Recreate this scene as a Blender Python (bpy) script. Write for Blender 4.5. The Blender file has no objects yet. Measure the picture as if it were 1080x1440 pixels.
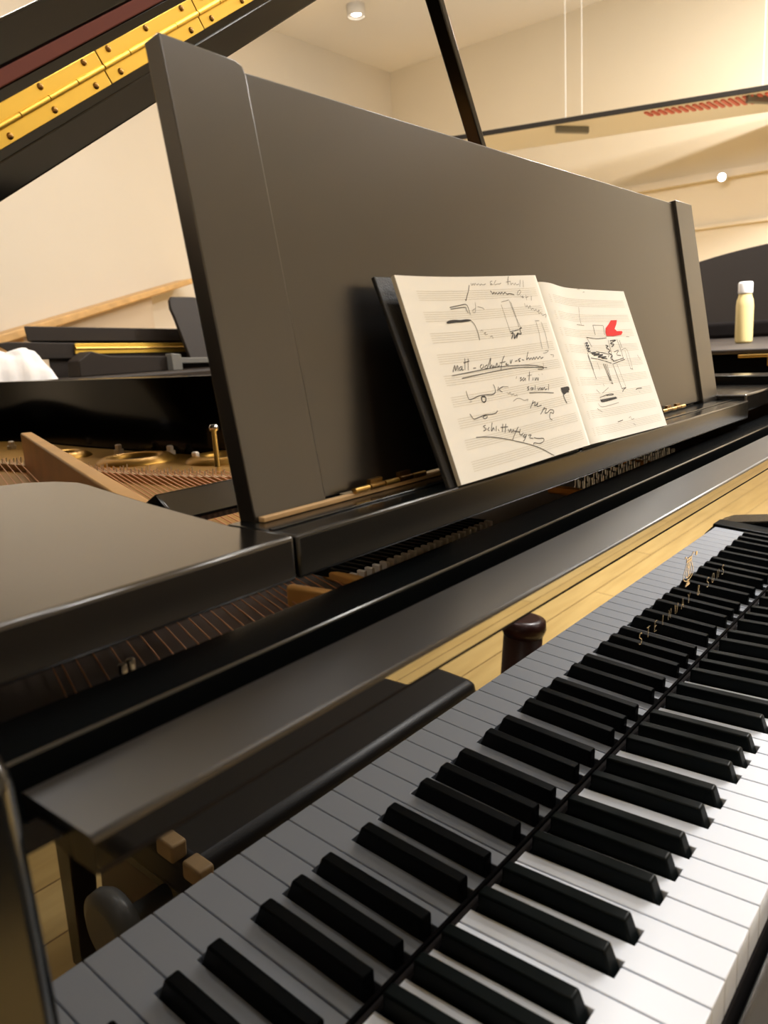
import bpy, bmesh, math, random
from mathutils import Vector, Matrix
random.seed(7)
S = bpy.context.scene
COL = S.collection
PI = math.pi

# ------------------------------------------------------------------ render look
S.view_settings.view_transform = 'Standard'
S.view_settings.look = 'None'
S.view_settings.gamma = 1
S.view_settings.use_curve_mapping = False
S.view_settings.exposure = 0.0

# ------------------------------------------------------------------ materials
def mat(name, col, rough=.5, metal=0.0, spec=.5, ior=1.5, coat=0.0, coat_rough=.03, emit=None, es=0.0,
        noise=None, bump=None):
    m = bpy.data.materials.new(name); m.use_nodes = True
    nt = m.node_tree; b = nt.nodes['Principled BSDF']
    b.inputs['Base Color'].default_value = (*col, 1)
    b.inputs['Roughness'].default_value = rough
    b.inputs['Metallic'].default_value = metal
    b.inputs['Specular IOR Level'].default_value = spec
    b.inputs['IOR'].default_value = ior
    b.inputs['Coat Weight'].default_value = coat
    b.inputs['Coat Roughness'].default_value = coat_rough
    if emit:
        b.inputs['Emission Color'].default_value = (*emit, 1)
        b.inputs['Emission Strength'].default_value = es
    tc = None
    if noise:                                   # (scale, amount): small natural colour variation
        tc = nt.nodes.new('ShaderNodeTexCoord')
        n = nt.nodes.new('ShaderNodeTexNoise'); n.inputs['Scale'].default_value = noise[0]
        n.inputs['Detail'].default_value = 4
        r = nt.nodes.new('ShaderNodeValToRGB')
        a = noise[1]
        r.color_ramp.elements[0].position = .3; r.color_ramp.elements[1].position = .7
        r.color_ramp.elements[0].color = (*[max(0, c*(1-a)) for c in col], 1)
        r.color_ramp.elements[1].color = (*[min(1, c*(1+a)) for c in col], 1)
        nt.links.new(tc.outputs['Object'], n.inputs['Vector'])
        nt.links.new(n.outputs['Fac'], r.inputs['Fac'])
        nt.links.new(r.outputs['Color'], b.inputs['Base Color'])
    if bump:                                    # (scale, strength)
        tc = tc or nt.nodes.new('ShaderNodeTexCoord')
        n2 = nt.nodes.new('ShaderNodeTexNoise'); n2.inputs['Scale'].default_value = bump[0]
        bp = nt.nodes.new('ShaderNodeBump'); bp.inputs['Strength'].default_value = bump[1]
        bp.inputs['Distance'].default_value = .002
        nt.links.new(tc.outputs['Object'], n2.inputs['Vector'])
        nt.links.new(n2.outputs['Fac'], bp.inputs['Height'])
        nt.links.new(bp.outputs['Normal'], b.inputs['Normal'])
    return m

M = {}
M['satin'] = mat('satin_black_lacquer', (.0030, .0036, .0038), .17, spec=.5, ior=1.54)
M['desk'] = mat('desk_black_satin', (.0075, .0060, .0048), .28, spec=.5, ior=1.88)
M['board'] = mat('side_board_satin', (.0060, .0052, .0046), .17, spec=.5, ior=1.70)
M['lip'] = mat('fallboard_lip_satin', (.0050, .0045, .0040), .36, spec=.5, ior=1.9)
M['gloss'] = mat('gloss_black_lacquer', (.0012, .0012, .0014), .015, spec=.5, ior=2.0)
M['ivory'] = mat('white_key_plastic', (.60, .645, .72), .30, spec=.35)
M['ebony'] = mat('black_key_satin', (.0030, .0044, .0044), .38, spec=.5, ior=1.14)
M['wood_side'] = mat('key_wood', (.55, .38, .2), .6, noise=(40, .2))
M['brass'] = mat('polished_brass', (1.0, .70, .14), .38, metal=1)
M['brass_dull'] = mat('aged_brass', (.62, .40, .12), .35, metal=1)
M['screw'] = mat('screw_dark_brass', (.30, .17, .05), .35, metal=1)
M['felt_red'] = mat('maroon_felt', (.20, .075, .065), .85, spec=.15)
M['felt_dark'] = mat('dark_felt', (.012, .010, .010), .95, spec=.1)
M['plate'] = mat('bronze_painted_iron', (.44, .24, .045), .36, metal=.8, noise=(6, .15))
M['strut'] = mat('bronze_strut_paint', (.64, .34, .09), .42, metal=.35, noise=(9, .12))
M['nut'] = mat('bright_nut', (.80, .72, .62), .35, metal=.25)
M['rim'] = mat('rim_black_lacquer', (.002, .002, .0022), .12, spec=.5, ior=1.22)
M['maple'] = mat('bridge_maple', (.50, .33, .16), .5, noise=(30, .2))
M['copper'] = mat('copper_wound_string', (.70, .38, .22), .35, metal=1)
M['steel'] = mat('plain_steel', (.62, .60, .57), .28, metal=1)
M['darksteel'] = mat('blued_steel', (.20, .19, .18), .35, metal=1)
M['pinblock'] = mat('pin_block_wood', (.034, .014, .007), .7)
M['gold'] = mat('gold_leaf_inlay', (.85, .66, .36), .35, metal=.6)
M['paper'] = mat('cream_paper', (.87, .865, .81), .85, spec=.2, noise=(25, .015))
M['stave'] = mat('printed_stave_ink', (.62, .59, .50), .9, spec=.1)
M['ink'] = mat('pencil_ink', (.055, .052, .05), .8, spec=.2)
M['inklight'] = mat('light_pencil', (.24, .23, .21), .85, spec=.2)
M['red'] = mat('red_marker', (.75, .035, .03), .8, spec=.2)
M['cover'] = mat('black_notebook_cloth', (.012, .012, .012), .55, spec=.4, bump=(700, .2))
M['pageedge'] = mat('page_block_edge', (.50, .47, .40), .9)

# ------------------------------------------------------------------ mesh builder
class MB:
    def __init__(self): self.bm = bmesh.new()
    def _new(self, verts, faces, mi=0, smooth=False, bevel=0, seg=2):
        bm = self.bm
        vs = [bm.verts.new(v) for v in verts]
        fs = []
        for f in faces:
            try:
                fc = bm.faces.new([vs[i] for i in f])
            except ValueError:
                continue
            fc.material_index = mi; fc.smooth = smooth; fs.append(fc)
        bmesh.ops.recalc_face_normals(bm, faces=fs)
        if bevel > 0:
            es = list({e for f in fs for e in f.edges if len(e.link_faces) == 2 and e.calc_face_angle(0) > .5})
            r = bmesh.ops.bevel(bm, geom=es, offset=bevel, offset_type='OFFSET', segments=seg, profile=.5,
                                affect='EDGES', clamp_overlap=True)
            for f in r['faces']: f.material_index = mi; f.smooth = True
        return fs
    def box(self, x0, x1, y0, y1, z0, z1, mi=0, bevel=0, seg=2):
        v = [(x0,y0,z0),(x1,y0,z0),(x1,y1,z0),(x0,y1,z0),(x0,y0,z1),(x1,y0,z1),(x1,y1,z1),(x0,y1,z1)]
        f = [(0,3,2,1),(4,5,6,7),(0,1,5,4),(1,2,6,5),(2,3,7,6),(3,0,4,7)]
        self._new(v, f, mi, False, bevel, seg); return self
    def hexa(self, v, mi=0, bevel=0, seg=2):     # eight corners: bottom ring then top ring
        f = [(0,3,2,1),(4,5,6,7),(0,1,5,4),(1,2,6,5),(2,3,7,6),(3,0,4,7)]
        self._new(v, f, mi, False, bevel, seg); return self
    def prism(self, poly, fn, a0, a1, mi=0, bevel=0, seg=2, smooth=False):
        """poly = 2D outline, fn(u, v, a) -> 3D point, swept from a0 to a1"""
        n = len(poly)
        v = [fn(p[0], p[1], a0) for p in poly] + [fn(p[0], p[1], a1) for p in poly]
        f = [tuple(range(n)), tuple(range(2*n-1, n-1, -1))]
        f += [(i, (i+1) % n, n+(i+1) % n, n+i) for i in range(n)]
        fs = self._new(v, f, mi, False, bevel, seg)
        if smooth:
            for q in fs:
                if q.is_valid and len(q.verts) == 4: q.smooth = True
        return self
    def tube(self, pts, r, n=8, mi=0, caps=True, closed=False):
        pts = [Vector(p) for p in pts]; rings = []
        rr = r if isinstance(r, (list, tuple)) else [r]*len(pts)
        up = None
        for i, p in enumerate(pts):
            a = pts[i-1] if (i > 0 or closed) else p
            b = pts[(i+1) % len(pts)] if (i < len(pts)-1 or closed) else p
            t = (b-a).normalized()
            if up is None: up = Vector((0,0,1)) if abs(t.z) < .9 else Vector((1,0,0))
            s = t.cross(up).normalized(); w = s.cross(t).normalized(); up = w
            rings.append([p + (s*math.cos(2*PI*k/n) + w*math.sin(2*PI*k/n))*rr[i] for k in range(n)])
        v = [q for g in rings for q in g]; f = []
        m = len(rings)
        for i in range(m if closed else m-1):
            j = (i+1) % m
            for k in range(n):
                f.append((i*n+k, i*n+(k+1) % n, j*n+(k+1) % n, j*n+k))
        if caps and not closed:
            v = v + rings[0] + rings[-1]           # caps keep their own vertices, so the tube shades straight
            f.append(tuple(range(m*n, m*n+n))); f.append(tuple(range(m*n+n, m*n+2*n)))
        fs = self._new(v, f, mi)
        for q in fs:
            if len(q.verts) == 4: q.smooth = True
        return self
    def lathe(self, prof, c=(0,0,0), n=32, mi=0, axis='z', flat=False):
        v = []; f = []
        for r, h in prof:
            for k in range(n):
                a = 2*PI*k/n
                if axis == 'z': q = (c[0]+r*math.cos(a), c[1]+r*math.sin(a), c[2]+h)
                elif axis == 'y': q = (c[0]+r*math.cos(a), c[1]+h, c[2]+r*math.sin(a))
                else: q = (c[0]+h, c[1]+r*math.cos(a), c[2]+r*math.sin(a))
                v.append(q)
        m = len(prof)
        for i in range(m-1):
            for k in range(n):
                f.append((i*n+k, i*n+(k+1) % n, (i+1)*n+(k+1) % n, (i+1)*n+k))
        f.append(tuple(range(n))); f.append(tuple(range((m-1)*n, m*n)))
        fs = self._new(v, f, mi)
        for q in fs:
            if len(q.verts) == 4 and not flat: q.smooth = True
        return self
    def grid(self, pts, mi=0, smooth=True):      # pts[i][j] -> one sheet
        n, m = len(pts), len(pts[0])
        v = [p for r in pts for p in r]
        f = [(i*m+j, i*m+j+1, (i+1)*m+j+1, (i+1)*m+j) for i in range(n-1) for j in range(m-1)]
        self._new(v, f, mi, smooth); return self
    def ribbon(self, pts, w, nrm, mi=0):         # thin flat stroke lying on a surface
        k = len(pts)
        if k < 2: return self
        v = []
        for i, p in enumerate(pts):
            a = pts[max(i-1, 0)]; b = pts[min(i+1, k-1)]
            t = (b-a)
            if t.length < 1e-9: t = Vector((1,0,0))
            s = t.normalized().cross(nrm).normalized()*(w/2)
            v += [p-s, p+s]
        f = [(2*i, 2*i+1, 2*i+3, 2*i+2) for i in range(k-1)]
        self._new(v, f, mi); return self
    def build(self, name, mats, parent=None, merge=False):
        me = bpy.data.meshes.new(name)
        if merge: bmesh.ops.remove_doubles(self.bm, verts=self.bm.verts, dist=1e-6)
        self.bm.to_mesh(me); self.bm.free()
        for m in (mats if isinstance(mats, (list, tuple)) else [mats]): me.materials.append(m)
        o = bpy.data.objects.new(name, me); COL.objects.link(o)
        if parent: adopt(o, parent)
        return o

def world_loc(o):
    p = Vector(o.location)
    while o.parent:
        o = o.parent; p = p + Vector(o.location)
    return p
def adopt(o, parent):
    """parts are modelled in place; keep them there under their parent"""
    o.parent = parent
    o.matrix_parent_inverse = Matrix.Translation(-root_of(parent))
ROOT = {}
def root_of(o):
    return ROOT.get(o.name, Vector((0,0,0)))
def tag(o, label, cat, group=None, kind=None):
    o['label'] = label; o['category'] = cat
    if group: o['group'] = group
    if kind: o['kind'] = kind
    return o
def thing(name, loc, label, cat, group=None):
    e = bpy.data.objects.new(name, None); COL.objects.link(e)
    e.location = loc; e.empty_display_size = .1
    ROOT[e.name] = Vector(loc)
    return tag(e, label, cat, group)
def struct(o, label=None):
    o['kind'] = 'structure'
    if label: o['label'] = label
    return o
YZ = lambda u, v, a: (a, u, v)      # outline in Y,Z swept along X
XY = lambda u, v, a: (u, v, a)      # outline in X,Y swept up
XZ = lambda u, v, a: (u, a, v)
def smooth_path(P, n=8):
    out = []
    for i in range(len(P)-1):
        p0 = P[max(i-1,0)]; p1 = P[i]; p2 = P[i+1]; p3 = P[min(i+2,len(P)-1)]
        for k in range(n):
            t = k/n
            out.append(tuple(.5*((2*b)+(-a+c)*t+(2*a-5*b+4*c-d)*t*t+(-a+3*b-3*c+d)*t**3)
                             for a, b, c, d in zip(p0, p1, p2, p3)))
    out.append(tuple(P[-1])); return out

# =================================================================== THE NEAR GRAND PIANO
# X runs along the keyboard (bass to treble), Y into the piano, Z up; z = 0 is the top of the white keys,
# the floor lies 0.73 m below.
FLOOR = -.73
PIANO = thing('grand_piano', (.61, .9, FLOOR),
              'nearest satin black grand piano with open keyboard and raised music desk', 'grand piano')
P = .0235
# ---- white keys ------------------------------------------------------------------------------
OFF = {'C': -.0029, 'D': .0029, 'F': -.0037, 'G': 0.0, 'A': .0037}     # black key after this white, shift from the gap
BW = .0136
LET = ['A', 'B'] + ['C', 'D', 'E', 'F', 'G', 'A', 'B']*7 + ['C']
YF, YS, YB = 0.0, .0495, .1455
g = .00042
HAS = {'C', 'D', 'F', 'G', 'A'}
PREV = {'D': 'C', 'E': 'D', 'G': 'F', 'A': 'G', 'B': 'A'}
for i, L in enumerate(LET):
    x0, x1 = i*P+g, (i+1)*P-g
    l = x0; r = x1
    if L in PREV and i > 0: l = i*P + OFF[PREV[L]] + BW/2 + .0005
    if L in HAS and i < 51: r = (i+1)*P + OFF[L] - BW/2 - .0005
    poly = [(x0, YF), (x1, YF), (x1, YS)]
    if r < x1 - 1e-4: poly += [(r, YS)]
    poly += [(r, YB), (l, YB)]
    if l > x0 + 1e-4: poly += [(l, YS)]
    poly += [(x0, YS)]
    q = []
    for p in poly:
        if not q or (abs(p[0]-q[-1][0])+abs(p[1]-q[-1][1])) > 1e-6: q.append(p)
    MB().prism(q, XY, -.0245, 0.0, 0, bevel=.0007, seg=2).build('white_key', M['ivory'], PIANO)
# ---- black keys ------------------------------------------------------------------------------
for i, L in enumerate(LET[:-1]):
    if L not in HAS: continue
    c = (i+1)*P + OFF[L]
    b, t = BW/2-.0004, .0049
    v = [(c-b, .0500, -.008), (c+b, .0500, -.008), (c+b, .1400, -.008), (c-b, .1400, -.008),
         (c-t, .0562, .0120), (c+t, .0562, .0120), (c+t, .1400, .0120), (c-t, .1400, .0120)]
    MB().hexa(v, 0, bevel=.0016, seg=3).build('black_key', M['ebony'], PIANO)
# ---- fallboard -------------------------------------------------------------------------------
fy = lambda z: .147 - .0479*z
fb = MB()
fb.prism([(fy(-.03), -.03), (fy(.1965), .1965), (fy(.1965)+.018, .1965), (fy(-.03)+.018, -.03)], YZ, -.0380, 1.266)
fall = fb.build('fallboard', M['gloss'], PIANO)
nb = MB()
prof = [(.1715, .1745), (.1715, .1985), (.1700, .2000), (.1252, .2000), (.1238, .1996), (.1230, .1988), (.1228, .1978),
        (.1228, .1940), (.1228, .1880), (.1233, .1860), (.1400, .1859), (.150, .170)]
nb.prism(prof, YZ, -.020, 1.240)
bm = nb.bm
for f in bm.faces:                              # rounded lip is smooth and glossy, flat top satin
    n = f.normal
    if len(f.verts) == 4:
        cy = f.calc_center_median()
        f.material_index = 0 if (cy.z > .1980 or cy.y > .165) else 1
        if cy.y < .1265 and .1960 < cy.z < .1999: f.smooth = True
        if cy.z < .1872 and cy.y < .1450: f.material_index = 2  # matt dark underside and lower edge imitate the dark crease line
nose = nb.build('lip', [M['lip'], M['gloss'], M['felt_dark']], fall)
# felt strip under the fallboard
MB().box(-.003, 1.226, .1434, .1466, -.004, .0016, 0, .001).build('felt_strip', M['felt_dark'], PIANO)
# lettering and emblem on the fallboard
FU = Vector((0, -.0479, 1)).normalized(); FN = Vector((0, -1, -.0479)).normalized()
def fpt(x, h, off=.0004): return Vector((x, .147, 0)) + FU*h + FN*off
GL = {'S': [[(.9,.86),(.7,1),(.3,1),(.1,.85),(.12,.68),(.5,.52),(.88,.36),(.9,.16),(.7,0),(.3,0),(.08,.14)]],
      'T': [[(0,1),(1,1)],[(.5,1),(.5,0)]], 'E': [[(.9,1),(.15,1),(.15,0),(.95,0)],[(.15,.52),(.75,.52)]], 'I': [[(.5,0),(.5,1)]],
      'N': [[(.05,0),(.05,1),(.95,0),(.95,1)]], 'W': [[(-.1,1),(.22,0),(.5,.9),(.78,0),(1.1,1)]], 'A': [[(0,0),(.5,1),(1,0)],[(.2,.36),(.8,.36)]],
      'Y': [[(0,1),(.5,.5),(1,1)],[(.5,.5),(.5,0)]], '&': [[(.95,.3),(.6,0),(.2,.02),(.05,.22),(.2,.48),(.6,.7),(.62,.9),(.42,1),(.22,.9),(.25,.7),(.95,0)]],
      'O': [[(.5,1),(.18,.9),(.03,.6),(.03,.4),(.18,.1),(.5,0),(.82,.1),(.97,.4),(.97,.6),(.82,.9),(.5,1)]]}
def word(s, x0, pitch, w):
    for k, c in enumerate(s):
        lt = MB()
        for st in GL[c]:
            q = smooth_path(st, 4) if len(st) > 5 else st
            lt.ribbon([fpt(x0 + k*pitch + w*a, .0832 + .0100*b) for a, b in q], .00062, FN)
        lt.build('letter', M['gold'], fall)
word('STEINWAY', .4955, .01790, .0066); word('&', .6505, .01, .0068); word('SONS', .6800, .01730, .0068)
ly = MB()
def lyr(pts, w=.0009): ly.ribbon([fpt(.6165+a, .1045+b) for a, b in pts], w, FN)
for s in (-1, 1):
    lyr(smooth_path([(s*.0005, .004), (s*.006, .005), (s*.0125, .008), (s*.0135, .013), (s*.009, .019), (s*.0065, .024), (s*.0085, .029), (s*.0115, .0305), (s*.0125, .0285)]))
    lyr(smooth_path([(s*.0015, .008), (s*.0055, .009), (s*.0075, .0125), (s*.005, .018), (s*.004, .024), (s*.0055, .028)]), .0010)
    lyr([(s*.0015, .007), (s*.0012, .027)], .0007)
lyr([(-.0075, .0245), (.0075, .0245)], .0015)
lyr([(-.004, .0275), (.004, .0275)], .0012)
lyr([(0, .0), (0, .006)], .0018); lyr([(-.006, .0), (.006, .0)], .0022); lyr([(-.004, .002), (.004, .002)], .0014)
lyr(smooth_path([(0, .017), (.003, .0195), (0, .022), (-.003, .0195), (0, .017)]), .0009)
lyr([(0, .007), (0, .027)], .0007)
ly.build('lyre_emblem', M['gold'], fall)
MB().prism([(fpt(.6375+.0022*math.cos(a*PI/6), .1315+.0022*math.sin(a*PI/6)).x, .1315+.0022*math.sin(a*PI/6)) for a in range(12)],
           lambda u, v, a: tuple(fpt(u, v, a)), 0, .0004).build('trademark_dot', M['gold'], fall)
# ---- key blocks, key slip, arms ---------------------------------------------------------------
for x0, x1 in ((-.038, -.0022), (1.2245, 1.266)):
    MB().box(x0, x1, -.006, .1445, -.06, .004, 0, .003).build('key_block', M['ebony'], PIANO)
MB().box(-.046, 1.266, -.0215, -.0048, -.075, -.0290, 0, .002, 3).build('key_slip', M['satin'], PIANO)
MB().box(-.115, 1.34, -.03, .9, -.14, -.076, 0, .004).build('key_bed', M['satin'], PIANO)
MB().box(-.040, 1.262, .0, .2, -.075, -.03, 0).build('key_frame', M['felt_dark'], PIANO)  # coloured dark to give the key-front gap its shade
armL = [(.19, .247), (.140, .243), (.125, .233), (.121, .15), (.121, .06), (.115, .035), (.10, .02), (.0, -.002), (-.015, -.01), (-.03, -.03), (-.03, -.075), (.19, -.075)]
MB().prism(armL, YZ, -.115, -.0385, 0, .0065, 4).build('arm', M['satin'], PIANO)
MB().prism(armL, YZ, 1.267, 1.335, 0, .003).build('arm', M['satin'], PIANO)
# ---- stretcher (the rail behind the fallboard) ---------------------------------------------------
MB().prism([(.1850, .10), (.1850, .2040), (.1853, .2048), (.1862, .2052), (.2215, .2052), (.2215, .10)], YZ, -.0465, 1.2665).build('stretcher', M['satin'], PIANO)
# ---- music shelf --------------------------------------------------------------------------------
TILT = .0083
def shz(x): return .25 - TILT*(x-.1743)
def shelf_part(name, x0, x1, y0, y1, t0, t1, material, parent, bev=.003):
    """slab on the shelf's slope: t0..t1 measured from the shelf top"""
    v = []
    for t in (t0, t1):
        for (x, y) in ((x0, y0), (x1, y0), (x1, y1), (x0, y1)): v.append((x, y, shz(x)+t))
    return MB().hexa(v, 0, bevel=bev, seg=3).build(name, material, parent)
shelf = shelf_part('music_shelf', .1622, 1.0660, .2080, .2700, -.0255, 0.0, M['satin'], PIANO, .0022)
shelf_part('slot_light_block', .300, 1.045, .2700, .4000, -.0235, -.0080, M['satin'], shelf, .001)  # hidden slab added to keep light out of the slot below
shelf_part('front_bead', .1640, 1.0650, .2290, .2330, 0, .0012, M['satin'], shelf, .0008)
MB().prism([(.405, .0005), (.380, -.0180), (.392, -.026), (.432, -.026), (.440, -.018)],
           lambda u, v, a: (a, u, shz(a)+v), .2060, 1.03, 0, .002).build('rear_batten', M['satin'], shelf)
for x0 in (.36, .84):
    MB().box(x0, x0+.03, .262, .40, .205, .222, 0, .002).build('slide_bar', M['satin'], shelf)
# side boards level with the shelf
wl = [(-.049, .2100), (.1612, .2085), (.1612, .2600), (.1850, .3895), (.2090, .5000), (.2120, .5220), (.2060, .5500), (.1900, .5720), (.1600, .5860), (-.049, .6050)]
MB().prism(wl, XY, .2245, .2506, 0, .0026, 3).build('side_board', M['board'], PIANO)
MB().prism([(1.0790, .2150), (1.2730, .2150), (1.2730, .60), (1.10, .59), (1.0790, .56)], XY, .2245, .2500, 0, .0026, 3).build('side_board', M['board'], PIANO)
# ---- music desk ------------------------------------------------------------------------------------
DO = Vector((.1743, .2554, .25)); EX = Vector((1, .0005, -.0083)); DU = Vector((.0081, .1648, .9863)); DN = Vector((.0019, -.9863, .1648))
def dk(a, h, n=0.0): return DO + EX*a + DU*h + DN*n
def dfn(u, v, n): return tuple(dk(u, v, n))
W, H = .9106, .2848
panel = MB().prism([(.060, .004), (.848, .004), (.848, .2805), (.060, .2805)], dfn, -.0150, -.0046, 0, .0008).build('music_desk', M['desk'], PIANO)
def stile(a0, a1, side):
    r = .007
    if side < 0: top = [(a1, H-r-.002), (a1-.0015, H-.0035), (a1-r, H-.0012), (a0, H+.0012)]
    else: top = [(a1, H-.001), (a0, H-.001)]
    return MB().prism([(a0, 0.0), (a1, 0.0)] + top, dfn, -.0145, 0, 0, .0009).build('stile', M['desk'], panel)
stile(0, .0632, -1); stile(.8440, W, 1)
# brass base strip and hinges of the desk
shelf_part('base_strip', .176, .430, .2495, .2545, .0002, .0034, M['maple'], panel, .0006)
for a in (.085, .665):
    hb = MB()
    for k in range(5):
        x = DO.x + a + k*.0165
        hb.tube([(x, .2500, shz(x)+.0052), (x+.0150, .2500, shz(x+.015)+.0052)], .0021, 12, k % 2)
        hb.box(x+.001, x+.014, .2500, .2535, shz(x)+.0045, shz(x)+.0062+.004*(k % 2), k % 2)
    hb.build('hinge', [M['brass_dull'], M['screw']], panel)
# ---- rim -----------------------------------------------------------------------------------------
inner = smooth_path([(-.048, .19), (-.048, .8), (-.048, 1.5), (.0, 1.95), (.2, 2.24), (.48, 2.29), (.72, 2.16), (.83, 1.92), (.822, 1.52), (.835, 1.15), (.93, .97), (1.09, .86), (1.215, .74), (1.268, .58), (1.2735, .45), (1.2735, .37)], 8)
def offset(path, d):
    o = []
    for i, p in enumerate(path):
        a = path[max(i-1, 0)]; b = path[min(i+1, len(path)-1)]
        tx, ty = b[0]-a[0], b[1]-a[1]; l = math.hypot(tx, ty)
        o.append((p[0]-ty/l*d, p[1]+tx/l*d))
    return o
outer = offset(inner, .068)
rb = MB()
n = len(inner); rv = []
for z in (-.14, .310):
    rv += [(x, y, z) for x, y in inner] + [(x, y, z) for x, y in outer]
rf = []
for i in range(n-1):
    rf += [(i, i+1, 2*n+i+1, 2*n+i), (n+i, 3*n+i, 3*n+i+1, n+i+1), (2*n+i, 2*n+i+1, 3*n+i+1, 3*n+i), (i, n+i, n+i+1, i+1)]
rf += [(0, 2*n, 3*n, n), (n-1, 2*n-1, 4*n-1, 3*n-1)]
fs = rb._new(rv, rf, 0, False, .0025, 2)
for f in rb.bm.faces:
    if abs(f.normal.z) < .5: f.smooth = True
rim = rb.build('rim', M['rim'], PIANO)
# lower treble arm in front of the full-height rim
MB().box(1.2735, 1.3415, .19, .369, -.14, .2655, 0, .0025).build('treble_cheek', M['satin'], rim)
# soundboard closes the case from below
sb = MB()
sb._new([(x, y, .128) for x, y in inner], [tuple(range(n))], 0)
sb.build('soundboard', M['maple'], PIANO)
# ---- cast plate with ports -------------------------------------------------------------------------
pl = MB()
pin = offset(inner, -.012)
pv = [(x, max(y, .52), .1575) for x, y in pin] + [(x, max(y, .52), .1495) for x, y in pin]
pl._new(pv, [tuple(range(n)), tuple(range(2*n-1, n-1, -1))] + [(i, i+1, n+i+1, n+i) for i in range(n-1)], 0)
ports = [(.690, 1.455, .040), (.715, 1.215, .052), (.785, 1.045, .044)]
for cx, cy, r in ports:
    pl.lathe([(r+.028, -.006), (r+.022, .004), (r+.010, .0115), (r, .0120), (r-.006, .008), (r-.007, .0015)], (cx, cy, .1575), 36)
plate = pl.build('cast_plate', M['plate'], PIANO)
for cx, cy, r in ports:
    MB().lathe([(r-.0065, 0), (r-.0065, .0012)], (cx, cy, .1583), 32).build('port_shade_disc', M['pinblock'], plate)  # dark disc gives the port its inner shade; the plate has no opening
for x, y in ((.775, 1.37), (.80, 1.225), (.752, 1.08), (.73, 1.75)):
    MB().lathe([(.011, 0), (.011, .008), (.0075, .0085), (.0075, .017), (.005, .019)], (x, y, .1575), 6, flat=True).build('plate_bolt', M['nut'], plate)
MB().lathe([(.0045, 0), (.0045, .062), (.0075, .064), (.0085, .069), (.006, .074)], (.725, .985, .1575), 16).build('damper_post', M['steel'], plate)
# struts
def strut(a, b, z0, z1, w, name='plate_strut'):
    a, b = Vector((*a, 0)), Vector((*b, 0)); d = (b-a).normalized(); s = Vector((-d.y, d.x, 0))*w/2
    v = [tuple(q + Vector((0, 0, z))) for z in (z0, z1) for q in (a-s, b-s, b+s, a+s)]
    v = [v[0], v[1], v[2], v[3], v[4], v[5], v[6], v[7]]
    return MB().hexa(v, 0, .003, 3).build(name, M['strut'], plate)
strut((.232, .455), (.553, 1.305), .150, .2305, .020)
strut((.2440, .262), (.2390, .302), .158, .186, .008)
strut((.2840, .255), (.2960, .320), .172, .182, .008)
strut((.6640, .275), (.6720, .320), .172, .182, .007)
strut((.8700, .275), (.8780, .320), .172, .182, .007)
# pin block, carried back dark over the plate for the slot's shade
MB().box(-.040, 1.262, .2216, .510, .13, .158, 0).build('pin_block', M['pinblock'], PIANO)
# ---- bridge and bass strings ------------------------------------------------------------------------
bp = smooth_path([(.665, .70), (.628, .80), (.600, .88), (.583, .96), (.572, 1.06), (.566, 1.16), (.560, 1.30), (.552, 1.45), (.545, 1.62)], 12)
br = MB()
for (x, y), (x2, y2) in zip(bp[:-1], bp[1:]):
    pass
bo, bi = offset(bp, .011), offset(bp, -.011)
nn = len(bp)
bv = [(x, y, .150) for x, y in bo] + [(x, y, .150) for x, y in bi] + [(x, y, .1695) for x, y in bo] + [(x, y, .1695) for x, y in bi]
bf = []
for i in range(nn-1):
    bf += [(2*nn+i, 2*nn+i+1, 3*nn+i+1, 3*nn+i), (i, i+1, 2*nn+i+1, 2*nn+i), (nn+i, 3*nn+i, 3*nn+i+1, nn+i+1)]
br._new(bv, bf, 0)
bridge = br.build('bass_bridge', M['maple'], PIANO)
NS = 46
ends = []
for k in range(NS):
    t = k/(NS-1)*(nn-1); i = min(int(t), nn-2); u = t-i
    x = bp[i][0]*(1-u)+bp[i+1][0]*u; y = bp[i][1]*(1-u)+bp[i+1][1]*u
    ends.append((x, y))
for k, (x, y) in enumerate(ends):
    for s in (-1, 1):
        MB().tube([(x+s*.006, y+s*.004, .168), (x+s*.006+.001, y+s*.004, .1775+.004*(k % 3 == 0))], .0011, 6, 0).build('bridge_pin', M['steel'], bridge)
for k, (x, y) in enumerate(ends):
    f = .455 - .09*(k/(NS-1))
    xn = x - f*(y-.245)
    z1 = .1745
    MB().tube([(x+.02, y+.045, .1715), (x, y, .1725), (xn, .245, z1), (xn-.004, .230, .170)],
              [.0011, .0011, .0005, .0005], 6, 0).build('string', M['copper'], PIANO)
# ---- tuning pins and dampers seen in the slot under the shelf ---------------------------------------
for k in range(22):
    x = .292 + k*.0092
    b = MB().box(x-.0019, x+.0019, .2890, .345, .1755, .1830, 0, .0006)
    o = b.build('damper_lever', M['ebony'], PIANO)
    MB().box(x-.0017, x+.0017, .2815, .2895, .1745, .1822, 0, .0006).build('metal_tip', M['nut'], o)
for k in range(36):
    x = .690 + k*.0085; y = .281 + .010*(k % 3)
    MB().lathe([(.0033, 0), (.0033, .018), (.0026, .0188), (.0026, .026), (.0020, .0272)], (x, y, .157), 10).build('tuning_pin', M['steel'], PIANO)
for x, y in ((.0885, .2790), (.0955, .2820)):
    MB().lathe([(.0034, 0), (.0034, .020), (.0026, .0205), (.0026, .027), (.002, .028)], (x, y, .157), 10).build('tuning_pin', M['steel'], PIANO)
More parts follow.
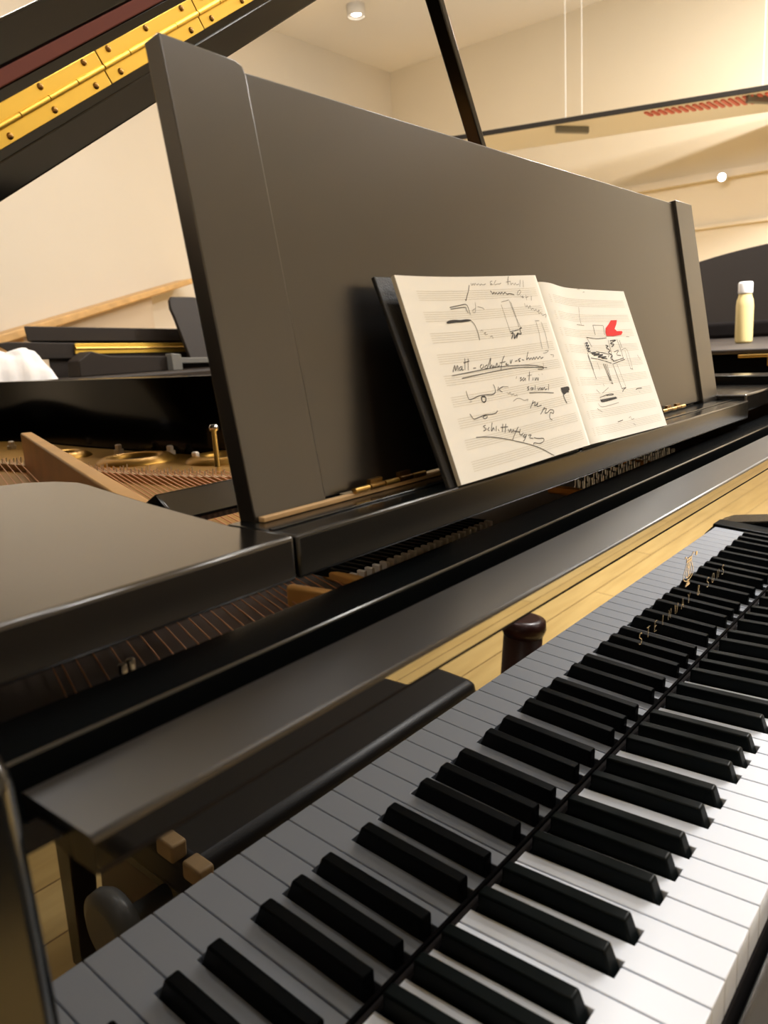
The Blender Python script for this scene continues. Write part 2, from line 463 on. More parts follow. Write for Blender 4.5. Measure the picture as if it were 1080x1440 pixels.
# ---- lid, propped open -------------------------------------------------------------------------------
A = math.radians(32.4); LT = Vector((math.cos(A), 0, math.sin(A))); LN = Vector((-math.sin(A), 0, math.cos(A))); LO = Vector((-.10, .50, .30))
def lp(t, n, y): return tuple(LO + LT*t + LN*n + Vector((0, y-.5, 0)))
def lfn(y0=0): return lambda u, v, a: lp(u, v, a)
lidpoly_y1 = 1.9
lid = MB()
lid.prism([(-.03, .0), (1.5, .0), (1.5, .0390), (-.03, .0390)], lfn(), .500, .60, 0, .0012)
lid.prism([(-.03, .0), (1.5, .0), (1.5, .0390), (-.03, .0390)], lfn(), .60, 1.35, 0, .0012)
lid.prism([(-.03, .0), (1.22, .0), (1.22, .0390), (-.03, .0390)], lfn(), 1.35, 1.75, 0, .0012)
lid.prism([(-.03, .0), (.75, .0), (.75, .0390), (-.03, .0390)], lfn(), 1.75, 2.25, 0, .0012)
lido = lid.build('lid', M['satin'], PIANO)
MB().prism([(-.02, -.001), (1.5, -.001), (1.5, .0203), (-.02, .0203)], lfn(), .4965, .501, 0, .0012).build('edge_moulding', M['satin'], lido)
MB().prism([(-.02, .0395), (1.5, .0395), (1.5, .0590), (-.02, .0590)], lfn(), .5005, .95, 0, .0012).build('front_flap', M['satin'], lido)
MB().prism([(-.02, .0590), (1.5, .0590), (1.5, .0690), (-.02, .0690)], lfn(), .4985, .94, 0, .0010).build('felt_strip', M['felt_red'], lido)
MB().prism([(-.02, .0690), (1.5, .0690), (1.5, .0958), (-.02, .0958)], lfn(), .5000, .95, 0, .0025).build('flap_edge', M['satin'], lido)
# long brass hinge: segments 0.12 m
def seg(t0):
    hb = MB(); e = .0006
    hb.prism([(t0+e, .0264), (t0+.12-e, .0264), (t0+.12-e, .0372), (t0+e, .0372)], lfn(), .4972, .5004, 0, .0004)
    hb.prism([(t0+e+.0015, .0408), (t0+.12-e+.0015, .0408), (t0+.12-e+.0015, .0514), (t0+e+.0015, .0514)], lfn(), .4972, .5006, 0, .0004)
    for k in range(4):
        a = t0 + .0009 + k*.0299
        hb.tube([lp(a, .0390, .4966), lp(a+.0290, .0390, .4966)], .0023, 14, 0)
    return hb.build('hinge_segment', M['brass'], lido)
for k in range(3, 9):
    t0 = .46 - .12 + .12*(k-3) - .12*1
    seg(t0)
    for s, off, lv in ((.014, 0, .0309), (.0595, 0, .0309), (.105, 0, .0309), (.014, .0, .0483), (.0595, 0, .0483), (.106, 0, .0483)):
        c = Vector(lp(t0+s, lv, .4972))
        MB().lathe([(.0026, .0004), (.0026, -.0004), (.0018, -.0011), (.0006, -.0014)], tuple(c), 14, axis='y').build('screw', M['screw'], lido)
# lid prop
def stick(a, b, w, name):
    a, b = Vector(a), Vector(b); d = (b-a).normalized(); s = Vector((0, 1, 0)); q = d.cross(s).normalized()
    v = [tuple(p + q*i*w*.55 + s*j*w) for p in (a, b) for i, j in ((-1,-1),(1,-1),(1,1),(-1,1))]
    return MB().hexa(v, 0, .002, 2).build(name, M['satin'], PIANO)
stick((1.235, .62, .285), (.866, .62, .917), .0118, 'lid_prop')
# legs
for x, y in ((.0, .10), (1.22, .10), (.42, 2.0)):
    MB().hexa([(x-.035, y-.035, FLOOR+.05), (x+.035, y-.035, FLOOR+.05), (x+.035, y+.035, FLOOR+.05), (x-.035, y+.035, FLOOR+.05),
               (x-.06, y-.06, -.14), (x+.06, y-.06, -.14), (x+.06, y+.06, -.14), (x-.06, y+.06, -.14)], 0, .006).lathe([(.02, 0), (.024, .01), (.024, .04), (.02, .05)], (x, y, FLOOR), 16).build('leg', M['satin'], PIANO)

# =================================================================== NOTEBOOK ON THE DESK
NB_ = thing('sketch_notebook', (.53, .212, shz(.53)), 'open music notebook with pencil handwriting and a small red and grey piano sketch', 'notebook')
B0 = Vector((.3262, .2078, .2492)); BX = (Vector((.7346, .2052, .2458))-B0).normalized()
UPv = (Vector((.3262, .2601, .3983))-B0); BH = UPv.length; BU = (UPv - BX*UPv.dot(BX)).normalized(); BN = BX.cross(BU).normalized()
if BN.y > 0: BN = -BN
def bk(a, h, n=0.0): return B0 + BX*a + BU*h + BN*n
WB = .4084; SP = .200
# cover boards (two boards meeting in a shallow V at the spine) and spine
cv = MB()
cb = lambda u, v, n: tuple(bk(u, v, n))
def cbk(nb, nt):
    return lambda u, v, n: tuple(bk(u, v, n + nb + (nt-nb)*v/BH))
cl = cbk(-.0040, -.0105)
cv.prism([(-.0085, -.0005), (SP-.004, -.0005), (SP-.004, BH+.0045), (-.0085, BH+.0045)], cl, -.0034, 0, 0, .0008)
cv.prism([(SP+.004, -.0005), (WB+.003, -.0005), (WB+.003, BH+.003), (SP+.004, BH+.003)], cl, -.0034, 0, 0, .0008)
cv.prism([(SP-.006, -.0005), (SP+.006, -.0005), (SP+.006, BH+.0045), (SP-.006, BH+.0045)], cl, -.0060, -.0030, 0, .0006)
cv.build('cover', M['cover'], NB_)
def nL(s):    # height of the left page above the reference plane
    return .0005 + .0085*math.sin(min(1, s/.93)*PI*.5)**2.2*(1 if s < .93 else 1) - (.006*((s-.965)/.035)**2 if s > .965 else 0)
def nR(s):
    return -.0030 + .0065*math.exp(-((s-.10)/.16)**2) - (.004*((.05-s)/.05)**2 if s < .05 else 0) + .0015*s
def aL(s): return .0 + SP*s
def aR(s): return SP + (WB-SP)*s
def hL(s, t): return t*(BH + .004*math.sin(s*PI)*0) + .0020*math.sin(s*PI*.5)**3*(1-t)
def pageL(s, t, lift=0): return bk(aL(s), .0005+hL(s, t)+(.004*s**3)*t, nL(s)+lift)
def pageR(s, t, lift=0): return bk(aR(s), .0005+t*(BH-.002)+(.0025*(1-s))*(1-t)+.003*(1-s)**3*t, nR(s)+lift)
SL = [[1,439,954,421,922,400,894,388,875,385,882],[0,456,966,457,953,470,963,472,953,482,963,491,954,503,961,512,952,521,959,532,954,553,959],[0,604,973,590,970,589,960,595,959,583,954,606,955],[0,632,977,616,962,615,952,630,956,650,956,663,961],[1,735,998,719,970,713,949],[0,702,965,740,969],[0,738,964,734,948,750,958,760,947,772,958,778,947,799,952],[0,821,975,799,936],[0,843,972,827,932],[1,569,920,576,912,578,902,592,912,594,901,607,909,613,900,631,910,633,899,648,910,653,898,671,909,680,897,702,900,734,892],[0,791,917,772,910,759,890,781,897,795,909,787,918],[0,781,889,784,878,801,883,789,873,805,875],[0,826,887,821,858],[0,871,880,858,854],[0,815,872,841,876],[0,793,841,795,819,811,829,814,811,833,826,833,802,850,811,858,795,874,802,878,786,901,798,886,777,909,781,914,765,950,769,936,750],[0,622,857,680,865],[0,614,842,615,778,617,686],[0,682,862,689,789,705,705],[0,689,854,694,783,690,711],[1,615,692,684,699],[2,618,681,636,685,610,654],[2,644,679,629,652,670,682,647,653],[2,668,677,692,675,692,701,710,707],[0,834,738,870,736],[0,839,732,836,668,824,611,821,579],[0,883,729,888,664,879,606,876,574],[1,271,842,345,852,376,855,386,843,386,812,387,800],[1,273,833,364,840,371,827,376,810],[0,442,863,436,839,422,812,409,811,411,823,429,829],[0,449,840,482,830,486,821],[2,224,767,244,774,280,776,314,773,350,775,378,771,342,771,302,772,243,770,223,764,276,767,312,767,366,770],[1,378,771,393,748,398,714,394,666],[0,418,710,429,717,433,709],[0,434,697,449,703,438,691,457,692],[0,469,677,483,680,484,665],[1,163,522,179,544,188,553,182,527,199,549,205,548,196,526],[1,227,546,210,538,207,527,222,533,231,546,223,527,234,529],[1,263,583,241,525],[1,283,581,261,523],[1,246,561,286,567],[1,296,529,313,529],[1,358,543,344,534,345,522,363,529,365,542],[1,390,536,375,531,371,521,387,523,429,570,402,521,420,533,419,515,431,528,436,517,458,539,454,518,471,527],[1,522,570,497,545,470,502],[1,476,537,518,539],[1,512,525,524,531,515,521,534,523],[1,554,545,548,525,567,544],[1,582,533,601,534],[1,630,544,609,539,620,530,609,528],[1,637,536,649,531],[1,699,573,670,532,690,541,692,529,709,538,712,527,731,540,732,526,752,539,757,526,779,538,785,526,804,532],[0,838,566,866,564,844,554,815,553],[0,872,540,899,534,888,523],[1,152,506,216,509,338,515,472,517,610,508,706,496,778,478,767,467,731,471],[0,790,503,782,478],[1,207,487,286,492,419,498,567,499,682,488,809,471],[0,562,455,552,442],[1,593,443,581,441,588,432,574,426],[1,610,441,594,432,598,424,618,436,612,422],[1,663,466,638,419],[0,637,446,673,447],[1,676,432,667,416],[1,691,430,685,414,704,428,704,411,716,426],[0,724,444,727,438],[0,751,444,753,436],[1,624,388,610,385,619,376,604,371],[1,644,381,630,375,638,368,651,380,645,366],[1,672,388,660,363],[1,687,375,686,360,704,372,703,358,719,369,715,356,737,368,736,354,754,358],[1,779,380,761,349],[1,612,355,700,345,796,328],[1,207,424,205,400,210,381,236,382,278,390,321,389,363,385,387,395,392,422,388,433],[2,307,386,315,375,307,359,292,356,285,369,295,384,308,379],[0,205,369,222,369],[1,417,418,404,396],[1,447,414,416,405,432,388],[0,447,414,482,409],[0,461,381,471,372,483,379,485,363,501,367,506,356,522,360,520,350],[0,486,331,513,340,536,337,563,322,588,325,579,315],[1,623,312,597,287,584,275],[1,606,296,634,303,620,283,637,287,651,296,635,277,658,277,671,278],[1,689,264,665,246,643,232],[1,668,253,700,255,679,233,701,233,727,243,751,235,738,220,721,229,703,203,717,187],[3,868,342,943,342,866,335,943,337,866,327,943,329,869,321,931,319],[2,872,315,903,315,872,303,879,257],[1,186,312,192,296,200,284,226,286,273,293,315,290,347,291,362,301],[1,262,288,284,290,285,281,269,275,258,282,267,289],[1,258,243,242,239,256,225,234,218],[1,276,229,263,220,272,214],[1,305,250,283,209,303,224,302,210],[1,324,228,312,204],[1,328,212,332,200],[1,370,231,349,193],[1,388,228,366,186],[1,349,216,396,211],[1,392,200,395,184,410,197,408,178,426,190,422,175],[1,462,198,422,164,396,139],[1,429,182,461,172],[1,472,185,456,161,469,154,483,163],[1,494,153,475,145,488,139,504,151,477,126,465,121],[1,511,142,532,142,516,129,538,121],[1,545,123,573,113,609,106,602,91,572,86,539,97,526,92],[1,177,196,249,186,336,162,422,130,510,92,579,53,646,2]]
SR = [[0,457,1000,485,1000,473,1000,454,1000,457,1000],[0,507,978,524,980],[0,409,873,383,806,374,754],[0,324,753,404,749],[1,499,752,492,685],[0,499,752,612,750],[1,612,749,596,683],[1,386,670,488,659,605,662],[1,389,666,413,605],[2,349,629,381,634,349,612,386,617,349,595,385,597,350,577,383,577],[0,337,634,353,566],[2,377,566,440,567,387,557,473,558,401,548,506,549,442,535,537,534,475,527,539,520],[1,443,573,565,550,554,530],[1,363,532,461,517,571,487],[1,587,481,653,492,738,505],[1,616,647,611,599,596,498],[2,633,640,706,644,628,622,669,615,630,598],[2,569,612,594,605,569,594,598,575,574,559,608,539,580,523,604,503],[1,719,650,727,588,724,509],[1,640,562,697,571,660,543,707,534],[1,596,498,728,515],[1,746,643,747,588],[0,739,573,801,570,794,425],[0,773,568,773,445,794,434],[0,843,665,880,662],[0,909,530,926,491],[1,343,566,348,452],[1,336,549,346,390],[0,417,501,418,449],[2,478,489,492,371],[2,496,488,501,371],[1,515,487,509,367,514,349,493,357],[1,581,483,595,307],[0,628,478,645,314],[1,597,309,644,311,613,302,589,286],[0,767,438,790,431],[0,305,324,334,300],[0,407,358,407,340],[0,363,298,449,328],[1,317,272,436,286,481,279,402,278],[2,321,261,331,243,506,253,345,248,328,255,499,258],[0,269,236,311,211,508,221],[0,232,204,289,179],[1,751,286,776,293,830,291],[0,785,271,792,264],[1,431,99,493,103],[0,566,108,590,114,590,96,622,97],[0,595,68,617,50]]
SRED = [[1,720,784,793,785,774,759,733,723,750,707,812,706,814,694,787,679,690,672,612,675,614,701,631,730,674,754]]
def make_page(name, fn, low, strokes, reds):
    b = MB(); K, J = 40, 6
    top = [[tuple(fn(i/K, j/J)) for j in range(J+1)] for i in range(K+1)]
    b.grid(top, 0)
    bot = [[tuple(Vector(fn(i/K, j/J)) - BN*(BN.dot(Vector(fn(i/K, j/J))-B0)+.0030)) for j in range(J+1)] for i in range(K+1)]
    b.grid(bot, 4)
    b.grid([[top[i][0], bot[i][0]] for i in range(K+1)], 4, False)
    b.grid([[top[i][J], bot[i][J]] for i in range(K+1)], 4, False)
    b.grid([[top[0][j], bot[0][j]] for j in range(J+1)], 4, False)
    b.grid([[top[K][j], bot[K][j]] for j in range(J+1)], 4, False)
    # nine printed staves
    s0, s1 = (.10, .93) if low == 'L' else (.09, .95)
    for st in range(9):
        for ln in range(5):
            t = .925 - st*.1045 - ln*.0112
            b.ribbon([Vector(fn(s0+(s1-s0)*k/16, t, .00012)) for k in range(17)], .00028, BN, 1)
    for st in strokes:
        w = (.00042, .00062, .00105, .0017)[st[0]]
        pts = []
        q = [(st[i]/1000, st[i+1]/1000) for i in range(1, len(st), 2)]
        if len(q) > 2: q = smooth_path(q, 4)
        for a, t in q: pts.append(Vector(fn(min(max(a, .004), .996), min(max(t, .004), .996), .00022)))
        b.ribbon(pts, w, BN, 2 if st[0] > 0 else 3)
    for st in reds:
        q = [(st[i]/1000, st[i+1]/1000) for i in range(1, len(st), 2)]
        b._new([tuple(fn(a, t, .0003)) for a, t in q], [tuple(range(len(q)))], 5)
    return b.build(name, [M['paper'], M['stave'], M['ink'], M['inklight'], M['pageedge'], M['red']], NB_)
make_page('left_page', pageL, 'L', SL, [])
make_page('right_page', pageR, 'R', SR, SRED)

# =================================================================== THE ROOM
CEIL = 3.10
X0, X1, Y0, Y1 = -3.0, 6.90, -4.2, 5.34
M['wall'] = mat('cream_wall_paint', (.70, .64, .54), .75, spec=.2, noise=(1.2, .02))
M['wall_far'] = mat('far_wall_paint', (.76, .68, .535), .75, spec=.2, noise=(1.2, .02))
M['wall_half'] = mat('half_wall_paint', (.58, .48, .36), .75, spec=.2)
M['ceil'] = mat('ceiling_paint', (.90, .87, .83), .8, spec=.2, noise=(.8, .02))
M['oak'] = mat('oak_trim', (.62, .38, .15), .45, noise=(14, .15))
M['metal_white'] = mat('white_powder_coat', (.72, .70, .66), .5)
M['tray'] = mat('grey_tray_metal', (.78, .77, .73), .5)
M['tray_dark'] = mat('dark_tray_edge', (.03, .027, .024), .8, spec=.1)
M['tray_red'] = mat('red_wiring', (.62, .16, .13), .6)
M['lamp'] = mat('lamp_glow', (1, 1, 1), .5, emit=(1.0, .93, .82), es=30)
M['white_cloth'] = mat('white_cloth', (.80, .79, .80), .8, bump=(60, .4))
M['leather'] = mat('black_bench_leather', (.012, .011, .011), .38, bump=(400, .15))
M['mahogany'] = mat('dark_mahogany', (.05, .014, .011), .3, noise=(20, .2))
M['bottle'] = mat('cream_polish', (.72, .58, .27), .35, spec=.5)
M['cap'] = mat('white_cap', (.86, .84, .82), .35)
M['added_dark_sheet'] = mat('added_sheet_charcoal', (.018, .016, .016), .95, spec=.1, bump=(300, .6))
M['far_black'] = mat('far_black_lacquer', (.020, .0145, .0115), .55, spec=.3)
M['grey_satin'] = mat('grey_knob', (.16, .16, .15), .35)

def floor_mat():
    m = bpy.data.materials.new('oak_floor'); m.use_nodes = True
    nt = m.node_tree; b = nt.nodes['Principled BSDF']
    tc = nt.nodes.new('ShaderNodeTexCoord'); mp = nt.nodes.new('ShaderNodeMapping')
    mp.inputs['Rotation'].default_value[2] = .0
    br = nt.nodes.new('ShaderNodeTexBrick')
    br.inputs['Scale'].default_value = 1.0; br.inputs['Brick Width'].default_value = 1.6; br.inputs['Row Height'].default_value = .13
    br.inputs['Mortar Size'].default_value = .002; br.offset = .37
    br.inputs['Color1'].default_value = (.85, .60, .24, 1); br.inputs['Color2'].default_value = (.78, .53, .19, 1)
    br.inputs['Mortar'].default_value = (.22, .11, .03, 1)
    no = nt.nodes.new('ShaderNodeTexNoise'); no.inputs['Scale'].default_value = 3.0; no.inputs['Detail'].default_value = 6
    m2 = nt.nodes.new('ShaderNodeMapping'); m2.inputs['Scale'].default_value = (1.2, 14, 1)
    mx = nt.nodes.new('ShaderNodeMix'); mx.data_type = 'RGBA'; mx.blend_type = 'MULTIPLY'; mx.inputs[0].default_value = .5
    rp = nt.nodes.new('ShaderNodeValToRGB'); rp.color_ramp.elements[0].color = (.62, .55, .45, 1); rp.color_ramp.elements[0].position = .3
    rp.color_ramp.elements[1].position = .7
    L = nt.links.new
    L(tc.outputs['Object'], mp.inputs['Vector']); L(mp.outputs['Vector'], br.inputs['Vector'])
    L(tc.outputs['Object'], m2.inputs['Vector']); L(m2.outputs['Vector'], no.inputs['Vector'])
    L(no.outputs['Fac'], rp.inputs['Fac']); L(br.outputs['Color'], mx.inputs[6]); L(rp.outputs['Color'], mx.inputs[7])
    L(mx.outputs[2], b.inputs['Base Color'])
    b.inputs['Roughness'].default_value = .3
    return m
M['floor'] = floor_mat()
struct(MB().box(X0-.1, X1+.1, Y0-.1, Y1+.1, FLOOR-.1, FLOOR).build('floor', M['floor']))
struct(MB().box(X0-.1, X1+.1, Y0-.1, Y1+.1, CEIL, CEIL+.1).build('ceiling', M['ceil']))
struct(MB().box(X0-.1, X1+.1, Y1, Y1+.1, FLOOR, CEIL).build('wall_back', M['wall']))
struct(MB().box(X0-.1, X1+.1, Y0-.1, Y0, FLOOR, CEIL).build('wall_front', M['wall']))
struct(MB().box(X0-.1, X0, Y0, Y1, FLOOR, CEIL).build('wall_left', M['wall']))
struct(MB().box(X1, X1+.1, Y0, Y1, FLOOR, CEIL).build('wall_right', M['wall_far']))
# ledges on the right wall
struct(MB().box(X1-.06, X1, -1.5, 3.6, 1.50, 1.56, 0, .004).build('trim_1', M['wall']))
struct(MB().box(X1-.03, X1, -1.5, 3.6, 1.13, 1.155, 0, .004).build('trim_2', M['wall_far']))
# oak capped half wall rising along the back wall
hw = MB().prism([(1.2, FLOOR), (3.58, FLOOR), (3.58, .813), (1.2, .19)], XZ, 5.20, 5.335, 0)
struct(hw.build('wall_half', M['wall_half']))
struct(MB().prism([(1.2, .19), (3.93, .905), (3.93, .945), (1.2, .27)], XZ, 5.10, 5.339, 0, .01).build('trim_3', M['oak']))
struct(MB().box(2.0, 2.52, 5.19, 5.21, FLOOR, .53).build('trim_4', M['oak']))
# suspended service tray
TR = thing('ceiling_tray', (5.9, 2.4, 1.9), 'pale grey service tray hung on thin rods below the ceiling', 'cable tray')
def trx(y): return 5.54 + (3.325-y)*.2965
tb = MB()
ya, yb = -1.2, 5.0
tb.hexa([(trx(yb)+.03, yb, 1.905), (trx(yb)+.72, yb, 1.905), (trx(ya)+.72, ya, 1.905), (trx(ya)+.02, ya, 1.905),
         (trx(yb)+.02, yb, 1.93), (trx(yb)+.72, yb, 1.93), (trx(ya)+.72, ya, 1.93), (trx(ya)+.02, ya, 1.93)])
tb.build('pan', M['tray'], TR)
MB().hexa([(trx(yb), yb, 1.895), (trx(yb)+.02, yb, 1.895), (trx(ya)+.02, ya, 1.895), (trx(ya), ya, 1.895),
           (trx(yb), yb, 1.928), (trx(yb)+.02, yb, 1.928), (trx(ya)+.02, ya, 1.928), (trx(ya), ya, 1.928)]).build('edge_rail', M['tray_dark'], TR)
wr = MB()
for k in range(46):
    y = 2.25 - k*.045; x = trx(y)
    wr.box(x+.10, x+.10+.13+.14*min(1, k/18), y, y+.022, 1.893, 1.906)
wr.build('red_wiring', M['tray_red'], TR)
for y in (2.78, 1.50):
    x = trx(y)
    MB().hexa([(x+.06, y+.10, 1.86), (x+.10, y+.13, 1.86), (x+.34, y-.03, 1.86), (x+.30, y-.06, 1.86),
               (x+.06, y+.10, 1.905), (x+.10, y+.13, 1.905), (x+.34, y-.03, 1.905), (x+.30, y-.06, 1.905)], 0, .004).build('bracket', M['grey_satin'], TR)
    for dy in (.0, -.13):
        MB().tube([(x+.02, y+dy, 1.93), (x+.02, y+dy, CEIL)], .004, 8).build('hanger_rod', M['tray'], TR)
# ceiling downlights
def downlight(x, y, z, first, label):
    r = thing('downlight', (x, y, z), label, 'ceiling light', 'ceiling downlights')
    MB().lathe([(.050, -.012), (.075, -.012), (.078, -.09), (.080, -.10), (.070, -.10), (.068, -.085), (.02, -.08)], (x, y, z+.012), 28).build('housing', M['metal_white'], r)
    MB().lathe([(.066, -.079), (.066, -.082)], (x, y, z+.012), 28).build('lens', M['lamp'], r)
    return r
downlight(5.40, 4.50, CEIL, True, 'white round ceiling light above the top edge of the music desk')
sp = thing('wall_spotlight', (6.80, 1.955, 1.50), 'tiny bright spotlight glowing on the ledge of the far wall', 'spotlight')
MB().lathe([(.012, .06), (.030, .055), (.036, .0), (.030, -.004)], (6.80, 1.955, 1.50), 20, axis='x').build('housing', M['metal_white'], sp)
MB().lathe([(.030, -.004), (.026, -.008), (.01, -.010)], (6.80, 1.955, 1.50), 20, axis='x').build('lens', M['lamp'], sp)

# =================================================================== SECOND GRAND PIANO, BEHIND ON THE LEFT
P2 = thing('grand_piano', (2.3, 4.0, FLOOR), 'black grand piano with folded lid beyond the rim of the near piano', 'grand piano')
MB().box(.95, 2.95, 2.80, 4.6, -.13, .285, 0, .01).build('case', M['far_black'], P2)
MB().prism([(1.50, .372), (3.00, .318), (3.00, .372), (1.74, .432), (1.45, .446), (1.40, .440)], lambda u, v, a: (u+(a-3.2)*.60, a, v), 3.20, 4.2, 0, .004).build('lid', M['far_black'], P2)
MB().prism([(1.555, .446), (3.00, .400), (3.00, .458), (1.548, .510)], lambda u, v, a: (u+(a-3.23)*.60, a, v), 3.23, 3.8, 0, .004).build('front_flap', M['far_black'], P2)
MB().prism([(1.62, .2855), (3.0, .2855), (3.0, .330), (1.62, .385)], lambda u, v, a: (u+(a-3.2)*.60, a, v), 3.22, 4.2, 0).build('inner_rim', M['far_black'], P2)
MB().hexa([(1.745, 3.192, .384), (2.44, 3.192, .364), (2.44, 3.199, .364), (1.745, 3.199, .384),
           (1.750, 3.192, .429), (2.44, 3.192, .407), (2.44, 3.199, .407), (1.750, 3.199, .429)], 0, .001).tube([(1.747, 3.188, .407), (2.44, 3.188, .386)], .006, 10, 1).build('hinge', [M['brass'], M['brass_dull']], P2)
MB().prism([(2.250, .335), (2.90, .300), (2.90, .600), (2.34, .627), (2.235, .627), (2.218, .610), (2.212, .57), (2.222, .53)],
           lambda u, v, a: (u, a + (v-.33)*.25, v), 3.04, 3.06, 0, .004).build('music_desk', M['far_black'], P2)
MB().prism([(1.655, .285), (2.13, .285), (2.13, .350), (1.81, .365), (1.72, .390), (1.66, .352)], XZ, 3.02, 3.12, 0, .004).build('desk_support', M['far_black'], P2)
MB().prism([(2.10, .285), (2.155, .285), (2.155, .315), (2.60, .30), (2.60, .325), (2.155, .34), (2.150, .357), (2.10, .362)], XZ, 2.98, 3.03, 0, .003).build('prop_bracket', M['grey_satin'], P2)
for x in (1.62, 2.80):
    MB().lathe([(.02, 0), (.03, .05), (.05, .08), (.06, .58), (.06, .60)], (x, 3.2, FLOOR), 12).build('leg', M['far_black'], P2)
MB().lathe([(.02, 0), (.03, .05), (.05, .08), (.06, .58), (.06, .60)], (2.2, 4.4, FLOOR), 12).build('leg', M['far_black'], P2)

# white cloth bundled on it
ck = MB(); K = 32
def cz(i, j):
    u, v = i/K, j/K
    x = 1.02 + .455*u; y = 2.86 + .20*v
    e = min(1, min(u*3, (1-u)*7.0))**.55 * min(1, (1-v)*4, v*4)**.5
    z = .2875 + e*(.102 + .007*math.sin(7*u+5*v) + .010*math.sin(13*u-9*v+1) + .005*math.sin(31*v+16*u) + .02*(1-u))
    return (x + .012*math.sin(9*v), y + .012*math.sin(15*u) + .006*math.sin(40*u+8*v), z)
ck.grid([[cz(i, j) for j in range(K+1)] for i in range(K+1)], 0)
ck._new([cz(0, 0), cz(K, 0), cz(K, K), cz(0, K)], [(0, 1, 2, 3)], 0)
tag(ck.build('dust_cloth', M['white_cloth']), 'crumpled white dust cloth lying on the black piano at the left edge', 'cloth')

# =================================================================== THIRD GRAND PIANO, BEHIND ON THE RIGHT
P3 = thing('grand_piano', (3.5, .7, FLOOR), 'distant black grand piano with raised curved lid behind the cream bottle', 'grand piano')
MB().prism([(2.36, -.06), (3.9, -.06), (4.55, .1), (4.7, .5), (4.62, 1.5), (2.36, 1.65)], XY, -.13, .2625, 0, .008).build('case', M['rim'], P3)
MB().prism([(2.335, -.08), (3.92, -.08), (4.57, .08), (4.72, .5), (4.64, 1.52), (2.335, 1.67)], XY, .2625, .2765, 0, .004).build('top_board', M['far_black'], P3)
MB().box(2.322, 2.3345, .462, .566, .2525, .2605, 0, .001).box(2.320, 2.3345, .470, .486, .228, .2605, 0, .001).build('brass_catch', M['brass_dull'], P3)
lidc = smooth_path([(2.05, .28), (1.90, .50), (1.70, .62), (1.41, .712), (1.05, .768), (.7, .785), (.4, .765), (.15, .68), (.0, .50), (-.06, .28)], 6)
MB().prism(lidc, lambda u, v, a: (a + (v-.28)*.22, u, v), 4.56, 4.585, 0, .004).build('lid', M['far_black'], P3)
MB().box(4.25, 4.45, .1, 1.45, .2765, .36, 0, .02).build('damper_row', M['felt_dark'], P3)
for x, y in ((2.60, .20), (2.60, 1.45), (4.4, .8)):
    MB().lathe([(.02, 0), (.03, .05), (.05, .08), (.06, .58), (.06, .60)], (x, y, FLOOR), 12).build('leg', M['far_black'], P3)

# bottle standing on it
bx, by, bz = 3.02, .738, .2765
BO = thing('polish_bottle', (bx, by, bz), 'slim cream bottle with white cap standing on the distant black piano', 'bottle')
MB().lathe([(.020, 0), (.0285, .003), (.0305, .010), (.0305, .135), (.0285, .155), (.0235, .170), (.0225, .178), (.0225, .182)], (bx, by, bz), 28).build('body', M['bottle'], BO)
MB().lathe([(.0245, .179), (.0252, .183), (.0252, .214), (.0235, .2195), (.018, .2215)], (bx, by, bz), 28).build('cap', M['cap'], BO)

# =================================================================== BENCH AND ADDED SHAPES FOR THE LACQUER'S REFLECTIONS
SHEETZ = FLOOR + .0082
BE = thing('piano_bench', (.62, -.52, SHEETZ), 'black padded piano bench mirrored in the glossy fallboard below the lip', 'bench')
MB().box(.325, .935, -.72, -.275, -.335, -.27, 0, .018, 3).build('seat', M['leather'], BE)
MB().box(.365, .925, -.71, -.285, -.40, -.335, 0, .004).build('apron', M['satin'], BE)
for x in (.392, .90):
    for y in (-.685, -.31):
        MB().hexa([(x-.017, y-.017, SHEETZ), (x+.017, y-.017, SHEETZ), (x+.017, y+.017, SHEETZ), (x-.017, y+.017, SHEETZ),
                   (x-.024, y-.024, -.40), (x+.024, y-.024, -.40), (x+.024, y+.024, -.40), (x-.024, y+.024, -.40)], 0, .003).build('leg', M['satin'], BE)
MB().lathe([(.012, .08), (.012, .02), (.044, .018), (.050, .008), (.048, -.006), (.034, -.012)], (.262, -.36, -.36), 28, axis='x').build('height_knob', M['grey_satin'], BE)
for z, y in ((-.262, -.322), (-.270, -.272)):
    MB().box(.316, .338, y-.016, y+.016, z-.012, z+.012, 0, .003).build('floor_patch_block', M['maple'], BE)  # pale blocks imitate glimpses of bright floor in the fallboard mirror
for x in (.392, .91):
    MB().box(x-.008, x+.008, -.60, -.31, FLOOR+.03, -.40, 0, .003).build('side_panel', M['mahogany'], BE)
ST = thing('dark_shape_post', (1.205, -.34, SHEETZ), 'slim post added for an unidentified dark shape mirrored between two golden patches of floor', 'stand_in')  # post added to give the mirrored dark shape; its real nature is unknown
MB().lathe([(.03, -.03), (.042, -.028), (.046, -.016), (.044, 0), (.03, .006)], (1.205, -.34, -.265), 40).build('top', M['mahogany'], ST)
MB().lathe([(.065, 0), (.065, .02), (.042, .05), (.040, .44)], (1.205, -.34, SHEETZ), 32).build('pedestal', M['mahogany'], ST)
RG = tag(MB().box(.56, 1.62, -1.40, -.18, FLOOR, FLOOR+.008, 0, .002).build('added_dark_sheet', M['added_dark_sheet']), 'unseen charcoal sheet added on the floor under the bench to darken reflections', 'added_dark_sheet')  # added out of view so the satin fronts reflect dark
tag(MB().box(.10, 5.0, -3.6, -1.42, FLOOR, FLOOR+.008, 0, .002).build('added_dark_sheet', M['added_dark_sheet']), 'unseen wide charcoal sheet added on the floor beyond the bench to darken reflections', 'added_dark_sheet')  # second added sheet, darkens what side board and shelf front reflect

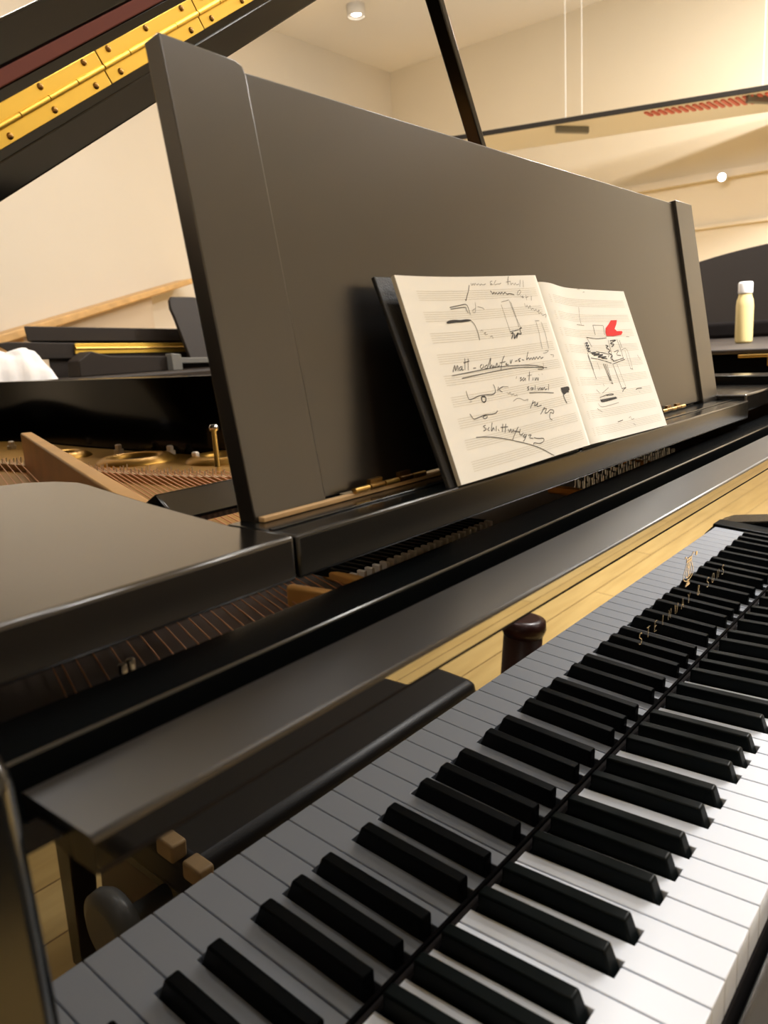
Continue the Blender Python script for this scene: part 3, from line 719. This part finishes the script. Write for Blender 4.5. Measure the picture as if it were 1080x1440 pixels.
# =================================================================== LIGHTS (unseen ceiling lamps and added fills)
def lamp(x, y, z, r, power, col=(1, .97, .935)):
    l = bpy.data.lights.new('unseen_area_light', 'AREA'); l.shape = 'DISK'; l.size = r*2; l.energy = power; l.color = col
    o = bpy.data.objects.new('unseen_area_light', l); COL.objects.link(o); o.location = (x, y, z); return o
for x, y, pw in ((1.5, -1.5, 46), (.9, .3, 14), (-1.4, .8, 14), (-1.4, 3.2, 22), (.8, 2.9, 30),
                 (2.9, -.9, 46), (3.1, 1.2, 34), (5.3, .0, 215)):
    lamp(x, y, CEIL-.02, .22, pw)  # ceiling downlights out of view; some added to brighten page, floor, far wall
floor_fill = lamp(2.65, -.45, 1.75, .2, 130); floor_fill.data.spread = math.radians(120)  # added floating fill that brightens the floor mirrored in the fallboard
def point_fill(x, y, z, r, power, col=(1, .97, .935)):
    l = bpy.data.lights.new('added_point_light', 'POINT'); l.shadow_soft_size = r; l.energy = power; l.color = col
    o = bpy.data.objects.new('added_point_light', l); COL.objects.link(o); o.location = (x, y, z)
for x, y, pw in ((2.6, 3.2, 46), (3.7, 2.0, 52)):
    point_fill(x, y, CEIL-.45, .14, pw)  # added fills below the ceiling to brighten it; no pendants hang there

# =================================================================== CAMERA
cam = bpy.data.cameras.new('camera'); co = bpy.data.objects.new('camera', cam); COL.objects.link(co)
CC = (-0.129353, -0.099179, 0.351482)
RR = [[0.6299799, -0.7745581, -0.0564366], [-0.1987997, -0.090589, -0.9758444], [0.7507357, 0.6259819, -0.2110512]]
FF = 1095.633
co.matrix_world = Matrix.Translation(Vector(CC)) @ Matrix(((RR[0][0], -RR[1][0], -RR[2][0]), (RR[0][1], -RR[1][1], -RR[2][1]), (RR[0][2], -RR[1][2], -RR[2][2]))).to_4x4()
cam.sensor_fit = 'HORIZONTAL'; cam.sensor_width = 36; cam.lens = FF/1080*36
cam.clip_start = .01
cam.dof.use_dof = True; cam.dof.focus_distance = .85; cam.dof.aperture_fstop = 14
S.camera = co
w = bpy.data.worlds.new('world'); w.use_nodes = True
w.node_tree.nodes['Background'].inputs[0].default_value = (.05, .05, .05, 1)
S.world = w
S.view_settings.exposure = -0.12
